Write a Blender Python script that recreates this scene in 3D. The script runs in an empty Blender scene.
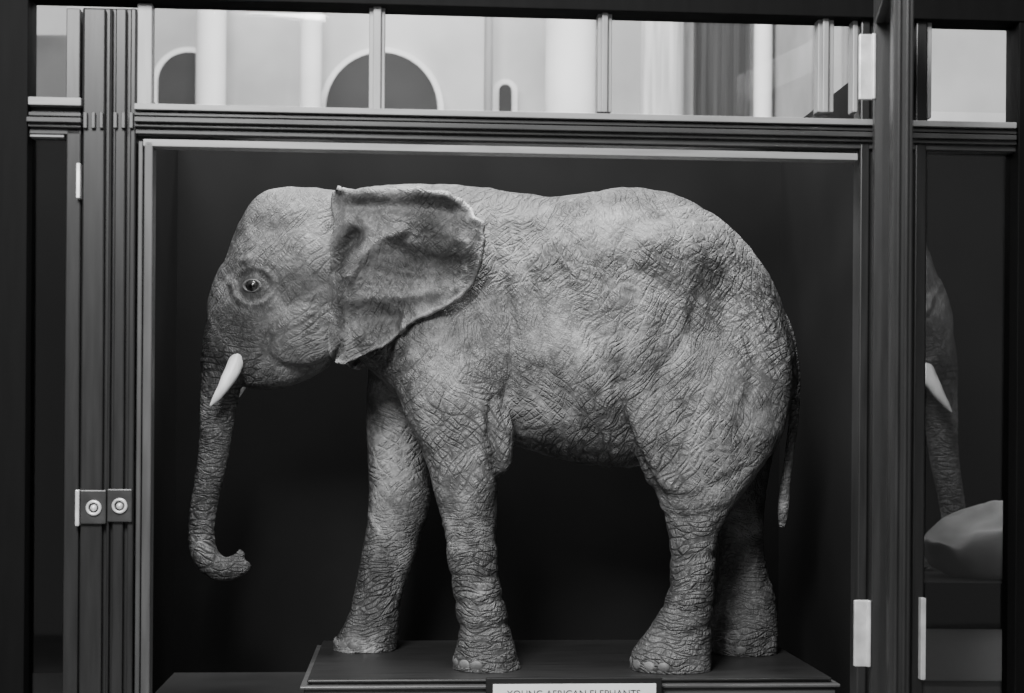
import bpy, bmesh, math, random
import numpy as np
from mathutils import Vector, Matrix, noise
from mathutils.bvhtree import BVHTree
random.seed(4)
F=1500.0; CZ=1.512; RHO=math.radians(0.4); cR,sR=math.cos(RHO),math.sin(RHO)
AL=math.radians(4.0); cA,sA=math.cos(AL),math.sin(AL)
PT=0.75   # plinth top height
sc=bpy.context.scene
col=sc.collection

def unroll(px,py):
    a=px-512.0; b=430.0-py
    return a*cR-b*sR, a*sR+b*cR
def P(px,py,y=0.0):
    dx,up=unroll(px,py); t=5.0+y
    return Vector((dx*t/F,y,CZ+up*t/F))
def proj(v):
    t=5.0+v[:,1]; dx=v[:,0]*F/t; up=(v[:,2]-CZ)*F/t
    return 512+dx*cR+up*sR, 430-(-dx*sR+up*cR)
def C(px,py,v):
    dx,up=unroll(px,py); k=dx/F
    t=(v+5*cA)/(cA-k*sA)
    return t*k*cA+(-5+t)*sA, CZ+up/F*t

# ---------------- materials ----------------
def newmat(name):
    m=bpy.data.materials.new(name); m.use_nodes=True
    nt=m.node_tree; b=nt.nodes['Principled BSDF']
    return m,nt,b
def g(v): return (v,v,v,1)
def simple(name,val,rough=0.5,var=0.25,scale=6,stretch=(1,1,1),metal=0,bump=0.1,spec=0.5,coat=0):
    m,nt,b=newmat(name)
    tc=nt.nodes.new('ShaderNodeTexCoord'); mp=nt.nodes.new('ShaderNodeMapping')
    mp.inputs['Scale'].default_value=stretch
    n=nt.nodes.new('ShaderNodeTexNoise'); n.inputs['Scale'].default_value=scale; n.inputs['Detail'].default_value=6
    r=nt.nodes.new('ShaderNodeValToRGB')
    r.color_ramp.elements[0].position=0.3; r.color_ramp.elements[1].position=0.7
    r.color_ramp.elements[0].color=g(val*(1-var)); r.color_ramp.elements[1].color=g(min(1,val*(1+var)))
    L=nt.links.new
    L(tc.outputs['Object'],mp.inputs['Vector']); L(mp.outputs[0],n.inputs['Vector']); L(n.outputs['Fac'],r.inputs[0]); L(r.outputs[0],b.inputs['Base Color'])
    b.inputs['Roughness'].default_value=rough; b.inputs['Metallic'].default_value=metal
    b.inputs['Specular IOR Level'].default_value=spec
    b.inputs['Coat Weight'].default_value=coat
    bp=nt.nodes.new('ShaderNodeBump'); bp.inputs['Strength'].default_value=bump; bp.inputs['Distance'].default_value=0.01
    L(n.outputs['Fac'],bp.inputs['Height']); L(bp.outputs[0],b.inputs['Normal'])
    return m
wood=simple('dark_wood',0.017,0.35,0.25,5,(12,12,1),spec=0.35,bump=.03)
woodh=simple('dark_wood_horizontal',0.042,0.33,0.25,5,(1,12,12),spec=0.4,bump=.03)
woodl=simple('pale_wood_trim',0.22,0.4,0.2,5,(1,8,8),bump=.03)  # paler than the other wood, for sill and door head
woodlv=simple('pale_wood_jamb',0.055,0.4,0.25,5,(8,8,1),bump=.03)  # slightly paler wood, for jambs and capital carving
mull=simple('painted_mullion',0.26,0.45,0.15,5,(8,8,1),bump=.03)
blackw=simple('border_black',0.003,0.7,0.2,5,(8,8,1),bump=.02,spec=.1)  # black that stands for the dark border around the view
plw=simple('plinth_wood',0.022,0.4,0.45,4,(1,14,14),bump=.03,spec=.3)
plm=simple('plinth_moulding',0.07,0.35,0.3,4,(1,14,14),bump=.03,spec=.4)
backm=simple('backdrop_cloth',0.011,0.95,0.2,2,spec=0.05)
floorcase=simple('case_floor_board',0.03,0.6,0.3,3)
wallm=simple('hall_plaster',0.52,0.8,0.35,0.9)
wallw=simple('hall_plaster_white',0.85,0.8,0.12,2)
archm=simple('arch_shade_colour',0.03,0.8,0.3,2)  # dark colour stands for the shade inside the arches
greym=simple('column_stone',0.25,0.7,0.3,3,(3,3,0.5))
drape=simple('drape_cloth',0.6,0.9,0.3,3,(9,9,0.4))
steel=simple('bright_metal',0.62,0.4,0.25,20,metal=0.4)
brass=simple('tarnished_brass',0.05,0.4,0.3,20,metal=0.5)
ivory=simple('ivory',0.85,0.35,0.08,14,(4,4,1))
stone=simple('pale_rock',0.32,0.9,0.4,5,bump=0.6)
panelm=simple('grey_painted_panel',0.9,0.8,0.15,4)
darkbox=simple('dark_painted_wood',0.008,0.6,0.3,4,spec=.3)
floorm=simple('hall_floor_stone',0.25,0.5,0.2,2)
paper=simple('label_paper',0.8,0.8,0.05,8)
ink=simple('label_ink',0.02,0.8,0.1,8)
nailm=simple('toenail_horn',0.13,0.6,0.4,25,bump=0.3)
eyem=simple('eye_glass',0.005,0.15,0.3,30,bump=0,coat=.4)
irism=simple('eye_iris',0.022,0.25,0.4,60,bump=0,coat=.3)
def glassmat(name,trans,gl):
    m=bpy.data.materials.new(name); m.use_nodes=True; nt=m.node_tree; nt.nodes.clear()
    o=nt.nodes.new('ShaderNodeOutputMaterial'); mx=nt.nodes.new('ShaderNodeMixShader')
    t=nt.nodes.new('ShaderNodeBsdfTransparent'); t.inputs[0].default_value=g(trans)
    s=nt.nodes.new('ShaderNodeBsdfGlossy'); s.inputs['Roughness'].default_value=0.03
    mx.inputs[0].default_value=gl
    nt.links.new(t.outputs[0],mx.inputs[1]); nt.links.new(s.outputs[0],mx.inputs[2]); nt.links.new(mx.outputs[0],o.inputs[0])
    return m
glass=glassmat('pane_glass',0.95,0.05)
glassd=glassmat('dimming_pane_glass',0.70,0.06)  # grey tint put into the glass to dim the view behind it

def skinmat():
    m,nt,b=newmat('elephant_skin'); N=nt.nodes.new; L=nt.links.new
    tc=N('ShaderNodeTexCoord')
    wn=N('ShaderNodeTexNoise'); wn.inputs['Scale'].default_value=2.6; wn.inputs['Detail'].default_value=3
    L(tc.outputs['Object'],wn.inputs['Vector'])
    sub=N('ShaderNodeVectorMath'); sub.operation='SUBTRACT'; sub.inputs[1].default_value=(.5,.5,.5); L(wn.outputs['Color'],sub.inputs[0])
    scl=N('ShaderNodeVectorMath'); scl.operation='SCALE'; scl.inputs['Scale'].default_value=0.22; L(sub.outputs[0],scl.inputs[0])
    add=N('ShaderNodeVectorMath'); add.operation='ADD'; L(tc.outputs['Object'],add.inputs[0]); L(scl.outputs[0],add.inputs[1])
    def math_(op,a,bb,c=None):
        x=N('ShaderNodeMath'); x.operation=op
        for i,q in enumerate((a,bb)):
            if isinstance(q,(int,float)): x.inputs[i].default_value=q
            else: L(q,x.inputs[i])
        return x.outputs[0]
    def mix(f,a,bb):
        x=N('ShaderNodeMix'); x.data_type='FLOAT'
        if isinstance(f,(int,float)): x.inputs[0].default_value=f
        else: L(f,x.inputs[0])
        for i,q in ((2,a),(3,bb)):
            if isinstance(q,(int,float)): x.inputs[i].default_value=q
            else: L(q,x.inputs[i])
        return x.outputs[0]
    def rng(a,f0,f1,t0=0.,t1=1.):
        mr=N('ShaderNodeMapRange')
        for k,q in (('From Min',f0),('From Max',f1),('To Min',t0),('To Max',t1)): mr.inputs[k].default_value=q
        L(a,mr.inputs['Value']); return mr.outputs[0]
    def nz(scale,detail=4,rough=.5,src=None):
        n=N('ShaderNodeTexNoise'); n.inputs['Scale'].default_value=scale; n.inputs['Detail'].default_value=detail; n.inputs['Roughness'].default_value=rough
        L(src or tc.outputs['Object'],n.inputs['Vector']); return n.outputs['Fac']
    def vor(rot,scale,hi):
        r=N('ShaderNodeMapping'); r.inputs['Rotation'].default_value=rot; L(add.outputs[0],r.inputs['Vector'])
        q=N('ShaderNodeMapping'); q.inputs['Scale'].default_value=scale; L(r.outputs[0],q.inputs['Vector'])
        v=N('ShaderNodeTexVoronoi'); v.feature='DISTANCE_TO_EDGE'; v.inputs['Scale'].default_value=1; L(q.outputs[0],v.inputs['Vector'])
        return rng(v.outputs['Distance'],0,hi)
    v1=vor((0,0.80,0),(46,15,9),0.16)
    v2=vor((0,-0.65,0),(44,15,8.5),0.16)
    v4=vor((0,-0.1,0),(60,30,14),0.15)
    v3=vor((0,0.2,0),(125,100,100),0.3)
    vr=vor((0,0.05,0),(17,17,66),0.16)
    vg=vor((0,1.4,0),(16,16,60),0.16)
    s1=rng(nz(1.9),.42,.54); s2=rng(nz(1.6,3,.5,add.outputs[0]),.40,.56)
    body=math_('MULTIPLY',mix(s1,v1,mix(0.6,1.0,v4)),mix(s2,mix(0.4,1.0,v4),v2))
    body=mix(0.45,body,math_('MULTIPLY',v1,v2))
    ra=N('ShaderNodeAttribute'); ra.attribute_name='ring'
    sm=N('ShaderNodeAttribute'); sm.attribute_name='smoothness'
    h=mix(ra.outputs['Fac'],body,math_('MULTIPLY',vr,mix(0.5,1.0,vg)))
    h=math_('MULTIPLY',h,mix(0.4,1.0,v3))
    # patches of smoother hide between the wrinkled areas
    h=mix(rng(nz(2.7,3,.5),.50,.66,0.,.6),h,0.85)
    h=mix(sm.outputs['Fac'],h,0.8)
    fine=nz(70,6,.6)
    ht=math_('ADD',h,math_('MULTIPLY',fine,0.45))
    bp=N('ShaderNodeBump'); bp.inputs['Strength'].default_value=0.85; bp.inputs['Distance'].default_value=0.0075
    L(ht,bp.inputs['Height']); L(bp.outputs[0],b.inputs['Normal'])
    pat=rng(nz(6.3,10,.75),.36,.66,0.5,1.6)
    big=rng(nz(1.3,2,.5),.38,.62,0.9,1.1)
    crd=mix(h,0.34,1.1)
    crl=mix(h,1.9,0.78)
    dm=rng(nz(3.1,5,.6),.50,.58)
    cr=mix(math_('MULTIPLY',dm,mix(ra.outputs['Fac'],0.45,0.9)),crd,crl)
    spk=rng(fine,.55,.72,1,1.7)
    scuff=rng(nz(4.1,7,.7),.56,.66,1,1.45)
    v=math_('MULTIPLY',math_('MULTIPLY',pat,cr),math_('MULTIPLY',spk,math_('MULTIPLY',big,scuff)))
    tn=N('ShaderNodeAttribute'); tn.attribute_name='tone'
    v=math_('MULTIPLY',v,tn.outputs['Fac'])
    v=math_('MULTIPLY',v,0.135)
    L(v,b.inputs['Base Color']); b.inputs['Roughness'].default_value=0.52; b.inputs['Specular IOR Level'].default_value=0.4
    return m
skin=skinmat()

# ---------------- mesh helpers ----------------
def cat(pts,n):
    pts=[np.array(p,float) for p in pts]; out=[]
    for i in range(len(pts)-1):
        p0=pts[max(i-1,0)];p1=pts[i];p2=pts[i+1];p3=pts[min(i+2,len(pts)-1)]
        for k in range(n):
            t=k/n
            out.append(0.5*((2*p1)+(-p0+p2)*t+(2*p0-5*p1+4*p2-p3)*t*t+(-p0+3*p1-3*p2+p3)*t**3))
    out.append(pts[-1]); return out
class MB:
    def __init__(s): s.v=[]; s.f=[]
    def loft(s,rings):
        base=len(s.v); n=len(rings[0])
        for r in rings: s.v+= [tuple(p) for p in r]
        for i in range(len(rings)-1):
            for j in range(n):
                a=base+i*n+j; b=base+i*n+(j+1)%n
                s.f.append((a,b,b+n,a+n))
        s.f.append(tuple(base+j for j in range(n))[::-1])
        e=base+(len(rings)-1)*n
        s.f.append(tuple(e+j for j in range(n)))
    def vert_loft(s,secs,zend=None,ex=2.3,N=36):
        rings=[]
        ss=cat(secs,4)
        for i,(py,xl,xr,yc,ry) in enumerate(ss):
            c=P((xl+xr)/2,py,yc); rx=(xr-xl)/2*(5+yc)/F; z=c.z
            if zend is not None and i==len(ss)-1: z=zend
            ring=[]
            for k in range(N):
                a=2*math.pi*k/N; ca,sa=math.cos(a),math.sin(a)
                ring.append((c.x+rx*math.copysign(abs(ca)**(2/ex),ca), yc+ry*math.copysign(abs(sa)**(2/ex),sa), z))
            rings.append(ring)
        s.loft(rings)
    def body_loft(s,secs,egg=0.16,N=40):
        rings=[]
        for x,top,bot,hw in cat(secs,4):
            a=P(x,top); b=P(x,bot); cx=(a.x+b.x)/2; cz=(a.z+b.z)/2; h=(a.z-b.z)/2
            ring=[]
            for k in range(N):
                t=2*math.pi*k/N
                y=hw*math.sin(t)*(1-egg*math.cos(t))
                ring.append((cx,y,cz+h*math.cos(t)))
            rings.append(ring)
        s.loft(rings)
    def tube(s,path,N=20,n=5):
        pp=cat(path,n); rings=[]
        pts=[Vector(p[:3]) for p in pp]
        for i,p in enumerate(pp):
            d=(pts[min(i+1,len(pts)-1)]-pts[max(i-1,0)]).normalized()
            ref=Vector((0,1,0)) if abs(d.y)<0.9 else Vector((1,0,0))
            u=d.cross(ref).normalized(); w=d.cross(u).normalized()
            rings.append([pts[i]+(u*math.cos(2*math.pi*k/N)+w*math.sin(2*math.pi*k/N))*max(p[3],.0005) for k in range(N)])
        s.loft(rings)
    def ell(s,px,py,y,rxp,rzp,ry,rot=0,N=20):
        c=P(px,py,y); k=(5+y)/F; rings=[]
        for i in range(1,N):
            th=math.pi*i/N; r=[]
            for j in range(N):
                ph=2*math.pi*j/N
                a=rxp*k*math.sin(th)*math.cos(ph); b=ry*math.sin(th)*math.sin(ph); e=rzp*k*math.cos(th)
                r.append((c.x+a*math.cos(rot)+e*math.sin(rot),c.y+b,c.z-a*math.sin(rot)+e*math.cos(rot)))
            rings.append(r)
        s.loft(rings)
    def box(s,a,b):
        base=len(s.v)
        x0,x1=sorted((a[0],b[0]));y0,y1=sorted((a[1],b[1]));z0,z1=sorted((a[2],b[2]))
        s.v+=[(x0,y0,z0),(x1,y0,z0),(x1,y1,z0),(x0,y1,z0),(x0,y0,z1),(x1,y0,z1),(x1,y1,z1),(x0,y1,z1)]
        for f in ((0,3,2,1),(4,5,6,7),(0,1,5,4),(1,2,6,5),(2,3,7,6),(3,0,4,7)): s.f.append(tuple(base+i for i in f))
    def cbox(s,x0,x1,y0,y1,v0,v1,mid=None):
        ym=(y0+y1)/2; ymv=max(min(ym,700),0)
        xm=(x0+x1)/2 if mid is None else mid
        u0=C(x0,ymv,v0)[0]; u1=C(x1,ymv,v0)[0]; z0=C(xm,y0,v0)[1]; z1=C(xm,y1,v0)[1]
        s.box((u0,v0,z0),(u1,v1,z1))
    def mesh(s,name):
        me=bpy.data.meshes.new(name); me.from_pydata(s.v,[],s.f)
        bm=bmesh.new(); bm.from_mesh(me); bmesh.ops.recalc_face_normals(bm,faces=bm.faces); bm.to_mesh(me); bm.free()
        return me
    def obj(s,name,mat,parent=None,bevel=0,smooth=False,yaw=False):
        me=s.mesh(name); o=bpy.data.objects.new(name,me); col.objects.link(o); me.materials.append(mat)
        if smooth:
            for p in me.polygons: p.use_smooth=True
        if bevel:
            m=o.modifiers.new('bevel','BEVEL'); m.width=bevel; m.segments=2; m.limit_method='ANGLE'
        if parent: o.parent=parent
        elif yaw: o.rotation_euler=(0,0,AL)
        return o
def empty(name,yaw=False):
    e=bpy.data.objects.new(name,None); col.objects.link(e)
    if yaw: e.rotation_euler=(0,0,AL)
    return e

# ---------------- ELEPHANT ----------------
E=MB()
E.body_loft([(318,203,330,.11),(335,195,345,.15),(355,190,355,.17),(372,187,372,.19),(400,185,398,.22),(440,184,422,.25),(480,187,438,.275),(520,193,447,.30),(555,196,458,.325),(590,192,465,.335),(630,187,468,.325),(675,195,458,.305),(715,217,445,.275),(748,248,432,.235),(772,284,420,.19),(786,322,408,.13),(794,350,390,.06),(796,362,378,.02)])
E.vert_loft([(230,425,470,-.12,.05),(270,405,490,-.14,.10),(330,392,506,-.165,.13),(380,393,512,-.18,.135),(420,405,513,-.185,.125),(455,420,509,-.19,.115),(490,434,499,-.19,.105),(530,444,496,-.19,.095),(570,449,499,-.19,.09),(605,455,505,-.19,.093),(635,459,512,-.19,.102),(655,454,518,-.19,.113),(672,452,522,-.19,.118)],zend=PT-.01,ex=2.2)
E.vert_loft([(270,390,450,.12,.07),(330,374,435,.17,.11),(380,367,428,.19,.12),(420,366,424,.2,.115),(460,368,427,.2,.11),(500,368,430,.2,.105),(535,365,421,.2,.095),(570,359,410,.2,.09),(600,353,402,.2,.092),(625,344,399,.2,.10),(642,334,398,.2,.11),(655,331,397,.2,.115)],zend=PT-.01,ex=2.2)
E.vert_loft([(250,680,735,-.12,.05),(290,650,768,-.14,.10),(340,628,788,-.16,.14),(385,620,792,-.175,.15),(420,621,787,-.18,.145),(452,631,772,-.185,.135),(485,646,749,-.185,.12),(515,663,727,-.185,.105),(545,669,717,-.185,.093),(580,669,715,-.185,.09),(605,663,714,-.185,.095),(630,648,712,-.185,.105),(652,632,711,-.185,.118),(672,629,711,-.185,.122)],zend=PT-.01,ex=2.2)
E.vert_loft([(300,670,760,.13,.08),(350,660,780,.16,.13),(400,668,785,.18,.14),(440,685,777,.19,.13),(475,698,768,.19,.115),(510,710,763,.19,.10),(545,719,763,.19,.09),(575,719,768,.19,.09),(600,715,775,.19,.097),(625,711,777,.19,.108),(652,710,777,.19,.115)],zend=PT-.01,ex=2.2)
E.vert_loft([(189,275,322,0,.04),(194,264,345,0,.085),(204,252,370,0,.125),(225,239,385,0,.155),(250,229,390,0,.172),(275,221,388,0,.18),(300,212,380,0,.178),(322,207,368,0,.168),(342,205,352,0,.15),(360,208,335,0,.13),(374,221,318,0,.10),(384,238,295,0,.07),(389,246,275,0,.04)],ex=2.15)
for s_ in (-1,1):
    E.ell(288,222,s_*.08,34,26,.085)
    E.ell(258,264,s_*.12,18,13,.045)
    E.ell(300,328,s_*.12,44,38,.07)
    E.ell(236,347,s_*.085,17,25,.045,rot=-0.35)
    E.ell(450,290,s_*.17,45,70,.10)
    E.ell(660,290,s_*.19,70,70,.11)
E.ell(502,440,-.228,12,37,.05)
E.ell(668,420,-.27,38,60,.05,rot=-.3)
def T(px,py,r,y=0): 
    p=P(px,py,y); return (p.x,p.y,p.z,r/300)
E.tube([T(243,270,24),T(236,305,28),T(228,335,24),T(223,360,22),T(221,385,20),T(218,410,18),T(215.5,440,16),T(211,470,14.4),T(205,500,13.3),T(201.5,525,12.8),T(202.5,547,13),T(209,561,13),T(219,568.5,12.2),T(230,569.5,11),T(238,566,9.5)],N=24)
E.tube([T(230,564,8),T(238,558,5.5),T(242,550,4)],N=12)
E.tube([T(232,571,8),T(242,569,7),T(249,563,4.8)],N=12)
me=E.mesh('raw'); o=bpy.data.objects.new('raw',me); col.objects.link(o)
m=o.modifiers.new('r','REMESH'); m.mode='VOXEL'; m.voxel_size=0.0078; m.adaptivity=0
m=o.modifiers.new('s','SMOOTH'); m.factor=0.5; m.iterations=9
dg=bpy.context.evaluated_depsgraph_get()
bodyme=bpy.data.meshes.new_from_object(o.evaluated_get(dg)); bodyme.name='elephant_body'
bpy.data.objects.remove(o)
n=len(bodyme.vertices); V=np.empty(n*3); bodyme.vertices.foreach_get('co',V); V=V.reshape(-1,3)
Nn=np.empty(n*3); bodyme.vertices.foreach_get('normal',Nn); Nn=Nn.reshape(-1,3)
px,py=proj(V)
def pdist(poly,px,py):
    d=np.full(px.shape,1e9)
    for (ax,ay),(bx,by) in zip(poly[:-1],poly[1:]):
        L2=(bx-ax)**2+(by-ay)**2; t=np.clip(((px-ax)*(bx-ax)+(py-ay)*(by-ay))/L2,0,1)
        d=np.minimum(d,np.hypot(px-ax-t*(bx-ax),py-ay-t*(by-ay)))
    return d
creases=[([(268,338),(262,355),(252,372),(241,386)],4,.015),
 ([(617,385),(622,415),(633,445),(645,470),(660,500)],6,.017),
 ([(493,400),(489,430),(495,465),(503,486)],4,.013),
 ([(400,385),(412,430),(430,470)],7,.008),
 ([(275,290),(290,310),(292,335)],8,.007),
 ([(486,225),(500,270),(512,320),(512,370),(506,400)],6,.013),
 ([(510,225),(524,265),(542,315),(548,360),(540,400)],6,.011),
 ([(535,225),(560,270),(585,315),(600,370)],6,.009),
 ([(565,230),(600,280),(625,330),(622,380)],6,.007),
 ([(700,290),(690,330),(655,380)],6,.010),
 ([(725,300),(722,350),(700,400)],6,.007),
 ([(748,320),(755,370),(740,430)],6,.008),
 ([(380,365),(410,350),(440,322)],6,.008),
 ([(395,375),(425,362),(455,335)],5,.006),
 ([(690,380),(680,430),(692,480)],6,.007),
 ([(660,385),(655,420),(668,465)],5,.007),
 ([(440,360),(448,410),(455,460)],6,.007),
 ([(470,350),(476,400),(478,450)],5,.006),
 ([(640,490),(690,500),(745,470)],5,.008),
 ([(655,512),(690,520),(728,508)],4,.006),
 ([(455,625),(480,632),(512,622)],4,.007),([(450,540),(470,548),(500,540)],4,.005),([(452,575),(475,580),(502,574)],4,.005),([(450,600),(475,606),(504,598)],3.5,.005),
 ([(655,628),(685,636),(714,625)],4,.007),([(668,555),(690,560),(718,555)],4,.005),([(668,585),(690,590),(716,584)],4,.005),([(664,606),(690,612),(716,604)],3.5,.005)]
D=np.zeros(n)
near=V[:,1]<0.02
for poly,w,dep in creases:
    d=pdist(poly,px,py); D-= np.where(near,dep*np.exp(-(d/w)**2),0)
D+= np.where(near,.010*np.exp(-(pdist([(628,395),(634,425),(648,455),(668,490)],px,py)/8)**2),0)
er=np.hypot((px-253)/1.12,(py-286))
D+=-.007*np.exp(-((er-14)/2.6)**2)+.004*np.exp(-((er-18.5)/3)**2)-.003*np.exp(-((er-23)/2.5)**2)
for i in range(n):
    x,y,z=V[i]
    w=noise.noise(Vector((x*3,y*3,z*3)))*0.5
    a=x*0.75+z*0.55+w*0.25; b_=x*-0.5+z*0.8
    r1=1-abs(noise.noise(Vector((a*24,b_*6,y*9))))
    r3=1-abs(noise.noise(Vector((b_*22+7,a*6,y*9+3))))
    r2=noise.noise(Vector((x*5+3,y*5,z*5+1)))
    D[i]+= (r1-0.75)*0.006+(r3-.75)*.004+r2*0.004
hm=np.clip((345-px)/30,0,1)*(py<385)
D=np.where(hm>0,D*(1-.3*hm),D)
tr=(px<262)&(py>330)
zz=V[:,2]
D+=np.where(tr,0.0015*np.sin(zz*2*math.pi/0.024+2*np.sin(zz*9)),0)
D*=np.where(tr,0.6,1)
V=V+Nn*D[:,None]
V[:,2]=np.maximum(V[:,2],PT+.0005)
bodyme.vertices.foreach_set('co',V.ravel()); bodyme.update()
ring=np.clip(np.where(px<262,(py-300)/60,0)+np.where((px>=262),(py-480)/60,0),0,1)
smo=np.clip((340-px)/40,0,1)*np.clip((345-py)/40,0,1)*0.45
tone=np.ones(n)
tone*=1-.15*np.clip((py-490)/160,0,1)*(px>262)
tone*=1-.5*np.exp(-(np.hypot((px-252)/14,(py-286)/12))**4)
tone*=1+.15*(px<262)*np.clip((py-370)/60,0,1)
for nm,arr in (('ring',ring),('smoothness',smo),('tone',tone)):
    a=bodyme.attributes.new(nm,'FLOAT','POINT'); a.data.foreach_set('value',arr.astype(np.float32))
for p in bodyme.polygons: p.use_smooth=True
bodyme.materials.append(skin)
bvh=BVHTree.FromPolygons([Vector(v) for v in V],[tuple(p.vertices) for p in bodyme.polygons])
camo=Vector((0,-5,CZ))
def hit(px_,py_):
    d=(P(px_,py_,0)-camo).normalized(); r=bvh.ray_cast(camo,d)
    return r[0],r[1]
ele=empty('elephant')
bo=bpy.data.objects.new('body',bodyme); col.objects.link(bo); bo.parent=ele
parts=[bo]
# ear
outl=[(332,192),(345,187),(358,190),(378,186),(400,189),(418,187),(436,193),(452,199),(468,208),(479,221),(483,240),(478,264),(469,287),(457,299),(440,307),(420,317),(404,327),(392,340),(375,350),(355,359),(342,364),(332,359),(327,342),(329,318),(324,296),(321,275),(326,250),(334,225),(331,205)]
od=[p for p in cat(outl+[outl[0]],8)][:-1]
M=len(od); K=44; cen=np.array((395,262.))
def pd1(poly,x,y_): return float(pdist(poly,np.array([x]),np.array([y_]))[0])
def eary(x,y_):
    t=np.clip((x-325)/155,0,1)
    y=-.20-.135*t**0.8
    y+=.011*math.sin(x*.075+y_*.05)*t+.006*math.sin(x*.03-y_*.11)
    if x>335: y+=-.026*math.exp(-((y_-194)/7)**2)+.014*math.exp(-((y_-208-.03*(x-400))/6)**2)
    y+=.050*math.exp(-(pd1([(334,268),(342,250),(356,236)],x,y_)/8)**2)
    y-=.028*math.exp(-(pd1([(350,276),(362,256),(380,240),(400,232)],x,y_)/7)**2)
    y-=.016*math.exp(-(pd1([(345,300),(400,300),(455,285)],x,y_)/8)**2)
    y-=.012*math.exp(-(pd1([(385,215),(420,222),(462,240)],x,y_)/5)**2)
    y+=.014*math.exp(-(pd1([(400,250),(435,262),(465,262)],x,y_)/7)**2)
    y+=.012*math.exp(-(pd1([(340,325),(365,315),(395,318)],x,y_)/6)**2)
    ro=math.hypot((x-400)/84,(y_-250)/66)
    if x>400: y-=.018*max(0,ro-.85)/.15   # rim turned outward
    y+=.010*noise.noise(Vector((x*.06,y_*.06,3)))+.006*noise.noise(Vector((x*.15,y_*.15,3)))
    return y
grid=np.zeros((K+1,M)); pxy=np.zeros((K+1,M,2)); lim=np.full((K+1,M),1.0)
for k in range(K+1):
    for j in range(M):
        jit=3.0*noise.noise(Vector((od[j][0]*.10,od[j][1]*.10,0)))*max(0,(k/K-.6)/.4)
        if od[j][0]<345 : jit=0
        q=cen+(od[j]-cen)*(k/K)*(1+jit*.012)
        pxy[k,j]=q; grid[k,j]=eary(q[0],q[1])
        h,_=hit(*q)
        if h: lim[k,j]=h.y-.018
grid=np.minimum(grid,lim)
for it in range(2):
    g2=grid.copy(); g2[1:-1]=(grid[:-2]+grid[2:]+np.roll(grid,1,1)[1:-1]+np.roll(grid,-1,1)[1:-1]+4*grid[1:-1])/8
    g2[-1]=(np.roll(grid[-1],1)+np.roll(grid[-1],-1)+2*grid[-1])/4; g2[0]=g2[1].mean(); grid=g2
for k in range(K+1):
    for j in range(M):
        x=pxy[k,j,0]; w=min(max((345-x)/18,0),1)
        if lim[k,j]<1 : grid[k,j]=grid[k,j]*(1-w)+(lim[k,j]+.022)*w
ear=MB(); ear.v.append(tuple(P(cen[0],cen[1],grid[0,0])))
for k in range(1,K+1):
    for j in range(M): ear.v.append(tuple(P(pxy[k,j,0],pxy[k,j,1],grid[k,j])))
for j in range(M):
    ear.f.append((0,1+j,1+(j+1)%M))
    for k in range(1,K):
        a=1+(k-1)*M+j; b=1+(k-1)*M+(j+1)%M; ear.f.append((a,a+M,b+M,b))
eme=ear.mesh('elephant_ear')
if sum(p.normal.y*p.area for p in eme.polygons)>0: eme.flip_normals()
en=len(eme.vertices)
rimv=np.zeros(en); tv=np.ones(en)
for k in range(1,K+1):
    for j in range(M):
        i=1+(k-1)*M+j; x,y_=pxy[k,j]
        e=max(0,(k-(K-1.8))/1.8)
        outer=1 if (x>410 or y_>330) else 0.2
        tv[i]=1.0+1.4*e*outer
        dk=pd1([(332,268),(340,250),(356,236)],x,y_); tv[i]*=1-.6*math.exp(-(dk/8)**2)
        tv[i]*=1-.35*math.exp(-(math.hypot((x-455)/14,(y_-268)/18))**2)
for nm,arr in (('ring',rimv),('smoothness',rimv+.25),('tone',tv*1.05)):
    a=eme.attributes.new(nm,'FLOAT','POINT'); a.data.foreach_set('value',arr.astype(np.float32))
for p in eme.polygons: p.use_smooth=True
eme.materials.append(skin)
eo=bpy.data.objects.new('ear_near',eme); col.objects.link(eo); eo.parent=ele
sm=eo.modifiers.new('sol','SOLIDIFY'); sm.thickness=.016; sm.offset=-1
eo2=bpy.data.objects.new('ear_far',eme); col.objects.link(eo2); eo2.parent=ele; eo2.scale=(1,-1,1)
sm=eo2.modifiers.new('sol','SOLIDIFY'); sm.thickness=.016; sm.offset=-1
parts+=[eo,eo2]
# tail
tl=MB(); tl.tube([T(748,285,8,.0),T(768,303,9,-.01),T(783,326,8,-.02),T(791,350,6.5,-.03),T(795,380,5.4,-.04),T(794,415,5,-.04),T(790,450,4.6,-.04),T(786,480,4.6,-.04),T(784,500,5.4,-.04),T(783,515,5,-.04),T(782,527,3,-.04)],N=14)
to=tl.obj('tail',skin,ele,smooth=True); tm=to.data
for nm,val in (('ring',1.),('smoothness',.1),('tone',1.)):
    a=tm.attributes.new(nm,'FLOAT','POINT'); a.data.foreach_set('value',np.full(len(tm.vertices),val,np.float32))
parts.append(to)
# tusks
def tuskpath(s):
    a=P(239,354,-.10); b=P(233,370,-.115); c=P(223,388,-.135); d=P(210,406,-.145)
    q=[(a,.026),(b,.0255),((b+c)/2,.023),(c,.018),((c+d)/2+Vector((-.001,0,-.003)),.012),(d,.002)]
    return [(p.x,p.y*s,p.z,r) for p,r in q]
tk=MB(); tk.tube(tuskpath(1)); tk.tube(tuskpath(-1)); parts.append(tk.obj('tusks',ivory,ele,smooth=True))
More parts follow.
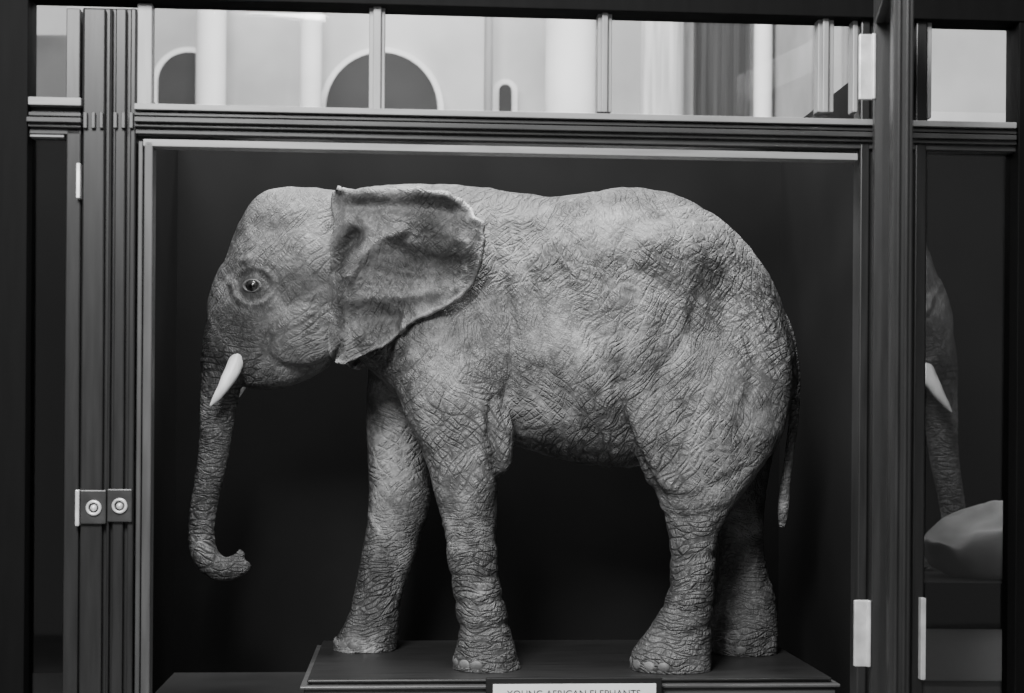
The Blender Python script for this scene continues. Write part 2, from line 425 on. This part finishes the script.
# eye
ey=MB(); h,nn=hit(252,286)
def sph(mb,c,r,N=18,sy=1):
    rings=[]
    for i in range(1,N):
        th=math.pi*i/N; rings.append([(c.x+r*math.sin(th)*math.cos(2*math.pi*j/N),c.y+sy*r*math.sin(th)*math.sin(2*math.pi*j/N),c.z+r*math.cos(th)) for j in range(N)])
    mb.loft(rings)
def torus(mb,c,nrm,R,r,sx=1,sz=1,N=28,n_=10):
    nrm=nrm.normalized(); u=nrm.cross(Vector((0,0,1))).normalized(); w=u.cross(nrm).normalized()
    base=len(mb.v)
    for i in range(N):
        a=2*math.pi*i/N; d=u*math.cos(a)*sx+w*math.sin(a)*sz
        for j in range(n_):
            b=2*math.pi*j/n_; q=c+d*(R+r*math.cos(b))+nrm*r*math.sin(b); mb.v.append(tuple(q))
    for i in range(N):
        for j in range(n_):
            mb.f.append((base+i*n_+j,base+((i+1)%N)*n_+j,base+((i+1)%N)*n_+(j+1)%n_,base+i*n_+(j+1)%n_))
nn=Vector((nn.x*.5-.1,-1,0.05)).normalized()
for s_ in (1,-1):
    c=Vector((h.x,h.y*s_,h.z)); nv=Vector((nn.x,nn.y*s_,nn.z))
    sph(ey,c-nv*.014,.025)
parts.append(ey.obj('eyes',irism,ele,smooth=True))
pu=MB(); lid=MB()
for s_ in (1,-1):
    c=Vector((h.x,h.y*s_,h.z)); nv=Vector((nn.x,nn.y*s_,nn.z)); vd=(Vector((0,-5*s_,CZ))-c).normalized()
    sph(pu,c-nv*.014+(nv*.6+vd*.4).normalized()*.0150,.0122)
    torus(lid,c-nv*.001,nv,.026,.006,1.1,.72)
parts.append(pu.obj('pupils',eyem,ele,smooth=True))
lo=lid.obj('eyelids',skin,ele,smooth=True)
for nm,val in (('ring',0.),('smoothness',.6),('tone',.75)):
    a=lo.data.attributes.new(nm,'FLOAT','POINT'); a.data.foreach_set('value',np.full(len(lo.data.vertices),val,np.float32))
parts.append(lo)
# toenails
nl=MB()
for cpx,cy,rad in ((487,-.19,.10),(365,.2,.10),(670,-.185,.12),(744,.19,.10)):
    cx=P(cpx,660,cy).x
    for ang in (-150,-172,-128,165,-106):
        a=math.radians(ang); d=Vector((math.cos(a),math.sin(a),0))
        org=Vector((cx,cy,PT+.022))+d*.5
        r=bvh.ray_cast(org,-d)
        if r[0] and (r[0]-Vector((cx,cy,PT+.022))).length<.25:
            c=r[0]-d*.004; t=Vector((-d.y,d.x,0)); N=12; rings=[]
            for i in range(1,N):
                th=math.pi*i/N
                rings.append([tuple(c+t*.022*math.sin(th)*math.cos(2*math.pi*j/N)+d*.007*math.sin(th)*math.sin(2*math.pi*j/N)+Vector((0,0,.016*math.cos(th)))) for j in range(N)])
            nl.loft(rings)
parts.append(nl.obj('toenails',nailm,ele,smooth=True))
# mirrored elephant copy, added for the faint image in the right-hand pane
S2=1.235
e2=empty('elephant'); e2.scale=(-S2,S2,S2); e2.location=(0.66,1.55,CZ-S2*(CZ)+0.0)
for p in parts:
    q=bpy.data.objects.new(p.name,p.data); col.objects.link(q); q.parent=e2; q.scale=p.scale
    for md in p.modifiers:
        k=q.modifiers.new('sol','SOLIDIFY'); k.thickness=md.thickness; k.offset=md.offset

# ---------------- plinth ----------------
pl=empty('display_plinth',True)
uL=C(307,677,-.41)[0]; uR=C(832,681,-.41)[0]
a=MB(); a.box((uL,-.41,PT-.010),(uR,.44,PT)); a.obj('top_board',plw,pl,bevel=.004)
a=MB(); a.box((uL+.008,-.402,PT-.016),(uR-.008,.43,PT-.010)); a.box((uL-.02,-.435,PT-.026),(uR+.02,.44,PT-.016)); a.box((uL-.008,-.42,.615),(uR+.008,.44,PT-.026)); a.box((uL-.03,-.46,.592),(uR+.03,.445,.625)); a.obj('base_moulding',plm,pl,bevel=.004)
a=MB(); a.cbox(486,662,678,720,-.462,-.44,mid=574); a.cbox(495,655,684,720,-.45,-.41,mid=574); a.obj('label_frame',darkbox,pl,bevel=.002)
a=MB(); a.cbox(493,656,684,718,-.465,-.461,mid=574); a.obj('label_card',paper,pl)
tcu=bpy.data.curves.new('label_text','FONT'); tcu.body='YOUNG AFRICAN ELEPHANTS'; tcu.size=.030; tcu.align_x='CENTER'; tcu.materials.append(ink)
u,z=C(574,697,-.4665); tx=bpy.data.objects.new('label_text',tcu); col.objects.link(tx); tx.parent=pl; tx.location=(u,-.4665,z); tx.rotation_euler=(math.pi/2,0,0)

# ---------------- display case ----------------
case=empty('display_case',True)
vf=-.85
UL=-3.0; UR=3.2
uW=C(925,350,vf)[0]; uWL=C(80,350,vf)[0]
a=MB(); a.box((UL,vf,.0),(UR,2.3,.50)); a.box((UL,vf-.03,.50),(UR,2.3,.54)); a.obj('base_cabinet',woodh,case,bevel=.004)
a=MB(); a.box((UL,vf,.54),(UR,2.3,.592)); a.obj('case_floor',floorcase,case)
a=MB(); a.box((UL,.72,.592),(uW,.75,2.66)); a.box((uW-.02,vf+.04,.592),(uW,.75,2.66)); a.box((uWL,vf+.04,.592),(uWL+.02,.72,2.62))
a.box((uW,2.27,.592),(UR,2.3,2.93)); a.obj('backdrop',backm,case)
w=MB()
w.cbox(-160,26,-60,760,-.895,-.80); w.cbox(1017,1160,-60,760,-.895,-.80); w.cbox(-160,1160,-60,8,-.90,-.80,mid=512)
w.obj('border_bars',blackw,case,bevel=.003)  # bars added along the view's edges to stand for its dark border
w=MB()
w.cbox(64,79,128,760,-.875,-.83)
w.cbox(80,135,8,760,-.86,-.80)
for x0,x1 in ((81,103),(107,110),(113,124),(128,134)): w.cbox(x0,x1,8,760,-.878,-.86)
w.cbox(858,926,8,760,-.86,-.80)
for x0,x1 in ((859,868),(873,893),(899,908),(914,925)): w.cbox(x0,x1,8,760,-.878,-.86)
w.obj('posts',wood,case,bevel=.004)
w=MB()
w.cbox(136,141,141,760,-.862,-.81); w.cbox(142,151,141,760,-.872,-.82); w.cbox(66,80,8,100,-.865,-.82)
w.obj('jambs',woodlv,case,bevel=.003)
w=MB()
for x0,x1 in ((137,152),(369,385),(598,612),(818,834),(853,858)): w.cbox(x0,x1,3,112,-.865,-.82)
for x0,x1 in ((373,381),(602,608),(823,829)): w.cbox(x0,x1,3,112,-.878,-.865)
w.cbox(927,932,6,118,-.865,-.82)
w.obj('mullions',mull,case,bevel=.003)
w=MB()
for y0,y1,v in ((119,123,-.885),(124,129,-.905),(130,134,-.89),(135,141,-.875),(112,143,-.86)):
    w.cbox(134,1017,y0,y1,v,-.80,mid=500); w.cbox(26,81,y0-7,y1-7,v,-.80)
w.obj('cornice',woodh,case,bevel=.002)
w=MB()
w.cbox(134,1017,111,117,-.90,-.82,mid=500); w.cbox(143,858,146,153,-.872,-.82,mid=500)
w.cbox(26,81,97,105,-.89,-.82); w.cbox(26,64,131,137,-.87,-.82)
w.obj('sill_and_door_head',woodl,case,bevel=.002)
w=MB()
for x0 in (83,91,99,113,121,129):
    w.cbox(x0,x0+4,112,128,-.890,-.86)
w.obj('capital_carving',woodlv,case,bevel=.002)
w=MB(); w.cbox(153,858,5,110,-.842,-.838,mid=500); w.cbox(26,66,5,97,-.842,-.838); w.cbox(926,1018,5,112,-.842,-.838); w.obj('transom_glass',glass,case)
w=MB(); w.cbox(926,1018,140,760,-.842,-.838); w.cbox(26,64,138,760,-.842,-.838); w.obj('side_glass',glassd,case)
w=MB(); w.cbox(76,80,163,198,-.895,-.86); w.cbox(75,79,490,526,-.895,-.86); w.cbox(921,926,598,680,-.9,-.86); w.obj('small_hinges',steel,case,bevel=.002)
w=MB(); w.cbox(80,106,490,524,-.889,-.878); w.cbox(107,132,489,522,-.889,-.878); w.obj('latch_plates',brass,case,bevel=.003)
w=MB(); 
for x,y in ((93,508),(119,506)):
    u,z=C(x,y,-.9); torus(w,Vector((u,-.892,z)),Vector((0,-1,0)),.017,.004); sph(w,Vector((u,-.892,z)),.009)
w.obj('latch_knobs',steel,case,smooth=True)

# open door leaf
dr=empty('door_1')
A=P(871,350,-.93); B=P(891,350,-1.6); A.z=B.z=0
d=(A-B).normalized(); nrm=Vector((d.y,-d.x,0))
def leafbox(mb,s0,s1,z0,z1,t0=0,t1=.045):
    L=(A-B).length
    base=len(mb.v)
    for z in (z0,z1):
        for s,t in ((s0,t0),(s1,t0),(s1,t1),(s0,t1)):
            q=B+d*(s*L)+nrm*t; mb.v.append((q.x,q.y,z))
    for f in ((0,3,2,1),(4,5,6,7),(0,1,5,4),(1,2,6,5),(2,3,7,6),(3,0,4,7)): mb.f.append(tuple(base+i for i in f))
w=MB()
leafbox(w,0,.12,.60,2.70); leafbox(w,.88,1,.60,2.70); leafbox(w,.12,.88,.60,.72); leafbox(w,.12,.88,2.60,2.70)
leafbox(w,-.012,0,.60,2.70,.010,.018); leafbox(w,-.012,0,.60,2.70,.028,.036)
w.obj('leaf_frame',wood,dr,bevel=.003)
w=MB(); leafbox(w,.12,.88,.72,2.60,.020,.024); w.obj('leaf_glass',glass,dr)
w=MB()
for y0,y1,px_ in ((35,100,866),(600,666,861)):
    c0=P(px_-7,y0,-1.0); c1=P(px_+8,y1,-1.0); w.box((c0.x,-1.01,c0.z),(c1.x,-.995,c1.z)); 
    w.tube([(c1.x-.004,-1.012,c1.z,.006),(c1.x-.004,-1.012,c0.z,.006)],N=12)
w.obj('leaf_hinges',steel,dr,bevel=.002)

# neighbouring bay contents
pd=empty('specimen_pedestal')
x0=P(905,500,.55).x
ztop=P(970,577,.75).z; zm=P(970,629,.55).z
a=MB(); a.box((x0,.55,zm),(2.7,.98,ztop)); a.obj('dark_top',darkbox,pd,bevel=.006)
a=MB(); a.box((x0+.01,.56,.592),(2.69,.97,zm)); a.obj('grey_panel',panelm,pd,bevel=.004)
rk=MB(); rk.ell(1015,548,.77,92,46,.17,N=40); ro=rk.obj('boulder',stone,smooth=True)
for v in ro.data.vertices:
    p=v.co; k=noise.noise(Vector(p)*5)*.07+noise.noise(Vector(p)*14)*.02; v.co+=Vector((0,0,1))*k; v.co.z=max(v.co.z,ztop)

# ---------------- hall ----------------
HY=4.6
a=MB(); a.box((-8,-8,-.05),(8,HY+.3,0)); a.obj('floor',floorm)
a=MB(); a.box((-8,HY,0),(8,HY+.2,7)); a.obj('wall_back',wallm)
def hw_(px_,py_,y): q=P(px_,py_,y); return q.x,q.z
def arch(x0,x1,top,y,depth=.06):
    X0,_=hw_(x0,60,y); X1,_=hw_(x1,60,y); _,zt=hw_((x0+x1)/2,top,y); r=(X1-X0)/2; cx=(X0+X1)/2
    mb=MB(); pts=[(X0,0.01),(X1,0.01)]+[(cx+r*math.cos(t*math.pi/24),zt-r+r*math.sin(t*math.pi/24)) for t in range(25)]
    nv=len(pts)
    for yy in (y,y+depth): mb.v+=[(p[0],yy,p[1]) for p in pts]
    mb.f.append(tuple(range(nv))); mb.f.append(tuple(range(nv,2*nv))[::-1])
    for i in range(nv): mb.f.append((i,(i+1)%nv,(i+1)%nv+nv,i+nv))
    return mb
yb=HY-.08
for x0_,x1_,tp in ((158,218,52),(326,438,52),(499,512,84)):
    e=empty('archway'); arch(x0_,x1_,tp,yb).obj('dark_arch_panel',archm,e)  # flat dark panel on the wall; the opening's shade is its colour
    arch(x0_-6,x1_+6,tp-5,yb+.03,.04).obj('surround',wallw,e)
def column(px0,px1,mat,y=HY-.35):
    e=empty('hall_column'); X0,_=hw_(px0,60,y); X1,_=hw_(px1,60,y); r=(X1-X0)/2; cx=(X0+X1)/2
    mb=MB(); mb.tube([(cx,y,.0,r*1.25),(cx,y,.25,r*1.25),(cx,y,.3,r),(cx,y,3,r),(cx,y,6.2,r*.95)],N=28,n=2); mb.obj('shaft',mat,e,smooth=True)
    mb=MB(); mb.box((cx-r*1.4,y-r*1.4,6.2),(cx+r*1.4,y+r*1.4,6.5)); mb.obj('capital',mat,e,bevel=.02)
column(196,226,wallw); column(300,322,wallw); column(545,596,wallw); column(640,684,drape); column(484,493,greym)
column(754,772,wallw); column(842,850,greym)
bn=MB(); x_,_=hw_(694,60,HY-.3); x2,_=hw_(750,60,HY-.3); 
N_=24
for i in range(N_):
    xa=x_+(x2-x_)*i/N_; xb=x_+(x2-x_)*(i+1)/N_; bn.box((xa,HY-.3+.02*math.sin(i*1.3),1.0),(xb,HY-.27+.02*math.sin(i*1.3),5.5))
bn.obj('curtain',simple('grey_curtain',.05,.9,.4,3,(8,8,.3)))
bn=MB(); x_,_=hw_(778,60,HY-.3); x2,_=hw_(818,60,HY-.3); bn.box((x_,HY-.2,0.0),(x2,HY-.02,5.5)); bn.obj('trim_1',greym,bevel=.02)
bn=MB(); x_,_=hw_(20,60,HY-.3); x2,_=hw_(70,60,HY-.3); _,zq=hw_(40,34,HY-.2); bn.box((x_-1,HY-.2,0.0),(x2,HY-.02,zq)); bn.obj('trim_2',simple('grey_wainscot',.10,.8,.3,2),bevel=.02)

# ---------------- lights ----------------
def area(name,loc,target,size,energy,sy=None):
    l=bpy.data.lights.new(name,'AREA'); l.energy=energy; l.size=size
    if sy: l.shape='RECTANGLE'; l.size_y=sy
    ob=bpy.data.objects.new(name,l); col.objects.link(ob); ob.location=loc
    ob.rotation_euler=(Vector(target)-Vector(loc)).to_track_quat('-Z','Y').to_euler(); return ob
area('skylight_lamp',(-1.1,-4.5,4.4),(0,0,1.4),1.5,520)
area('skylight_lamp',(-.3,-.5,5.0),(-0.1,0,1.5),1.5,330)
area('wall_fill',(0,2.2,6.3),(0,HY,3.8),6,400,1.5)  # added unseen fill that brightens the back wall
wd=bpy.data.worlds.new('hall_ambient'); sc.world=wd; wd.use_nodes=True
wd.node_tree.nodes['Background'].inputs[0].default_value=g(1); wd.node_tree.nodes['Background'].inputs[1].default_value=.19

cd=bpy.data.cameras.new('camera'); cam=bpy.data.objects.new('camera',cd); col.objects.link(cam)
cd.sensor_width=36; cd.lens=36*F/1024; cd.shift_y=83.5/1024
cam.matrix_world=Matrix.Translation((0,-5,CZ))@Matrix.Rotation(math.pi/2,4,'X')@Matrix.Rotation(RHO,4,'Z')
cd.dof.use_dof=True; cd.dof.focus_distance=4.8; cd.dof.aperture_fstop=3.0
sc.camera=cam
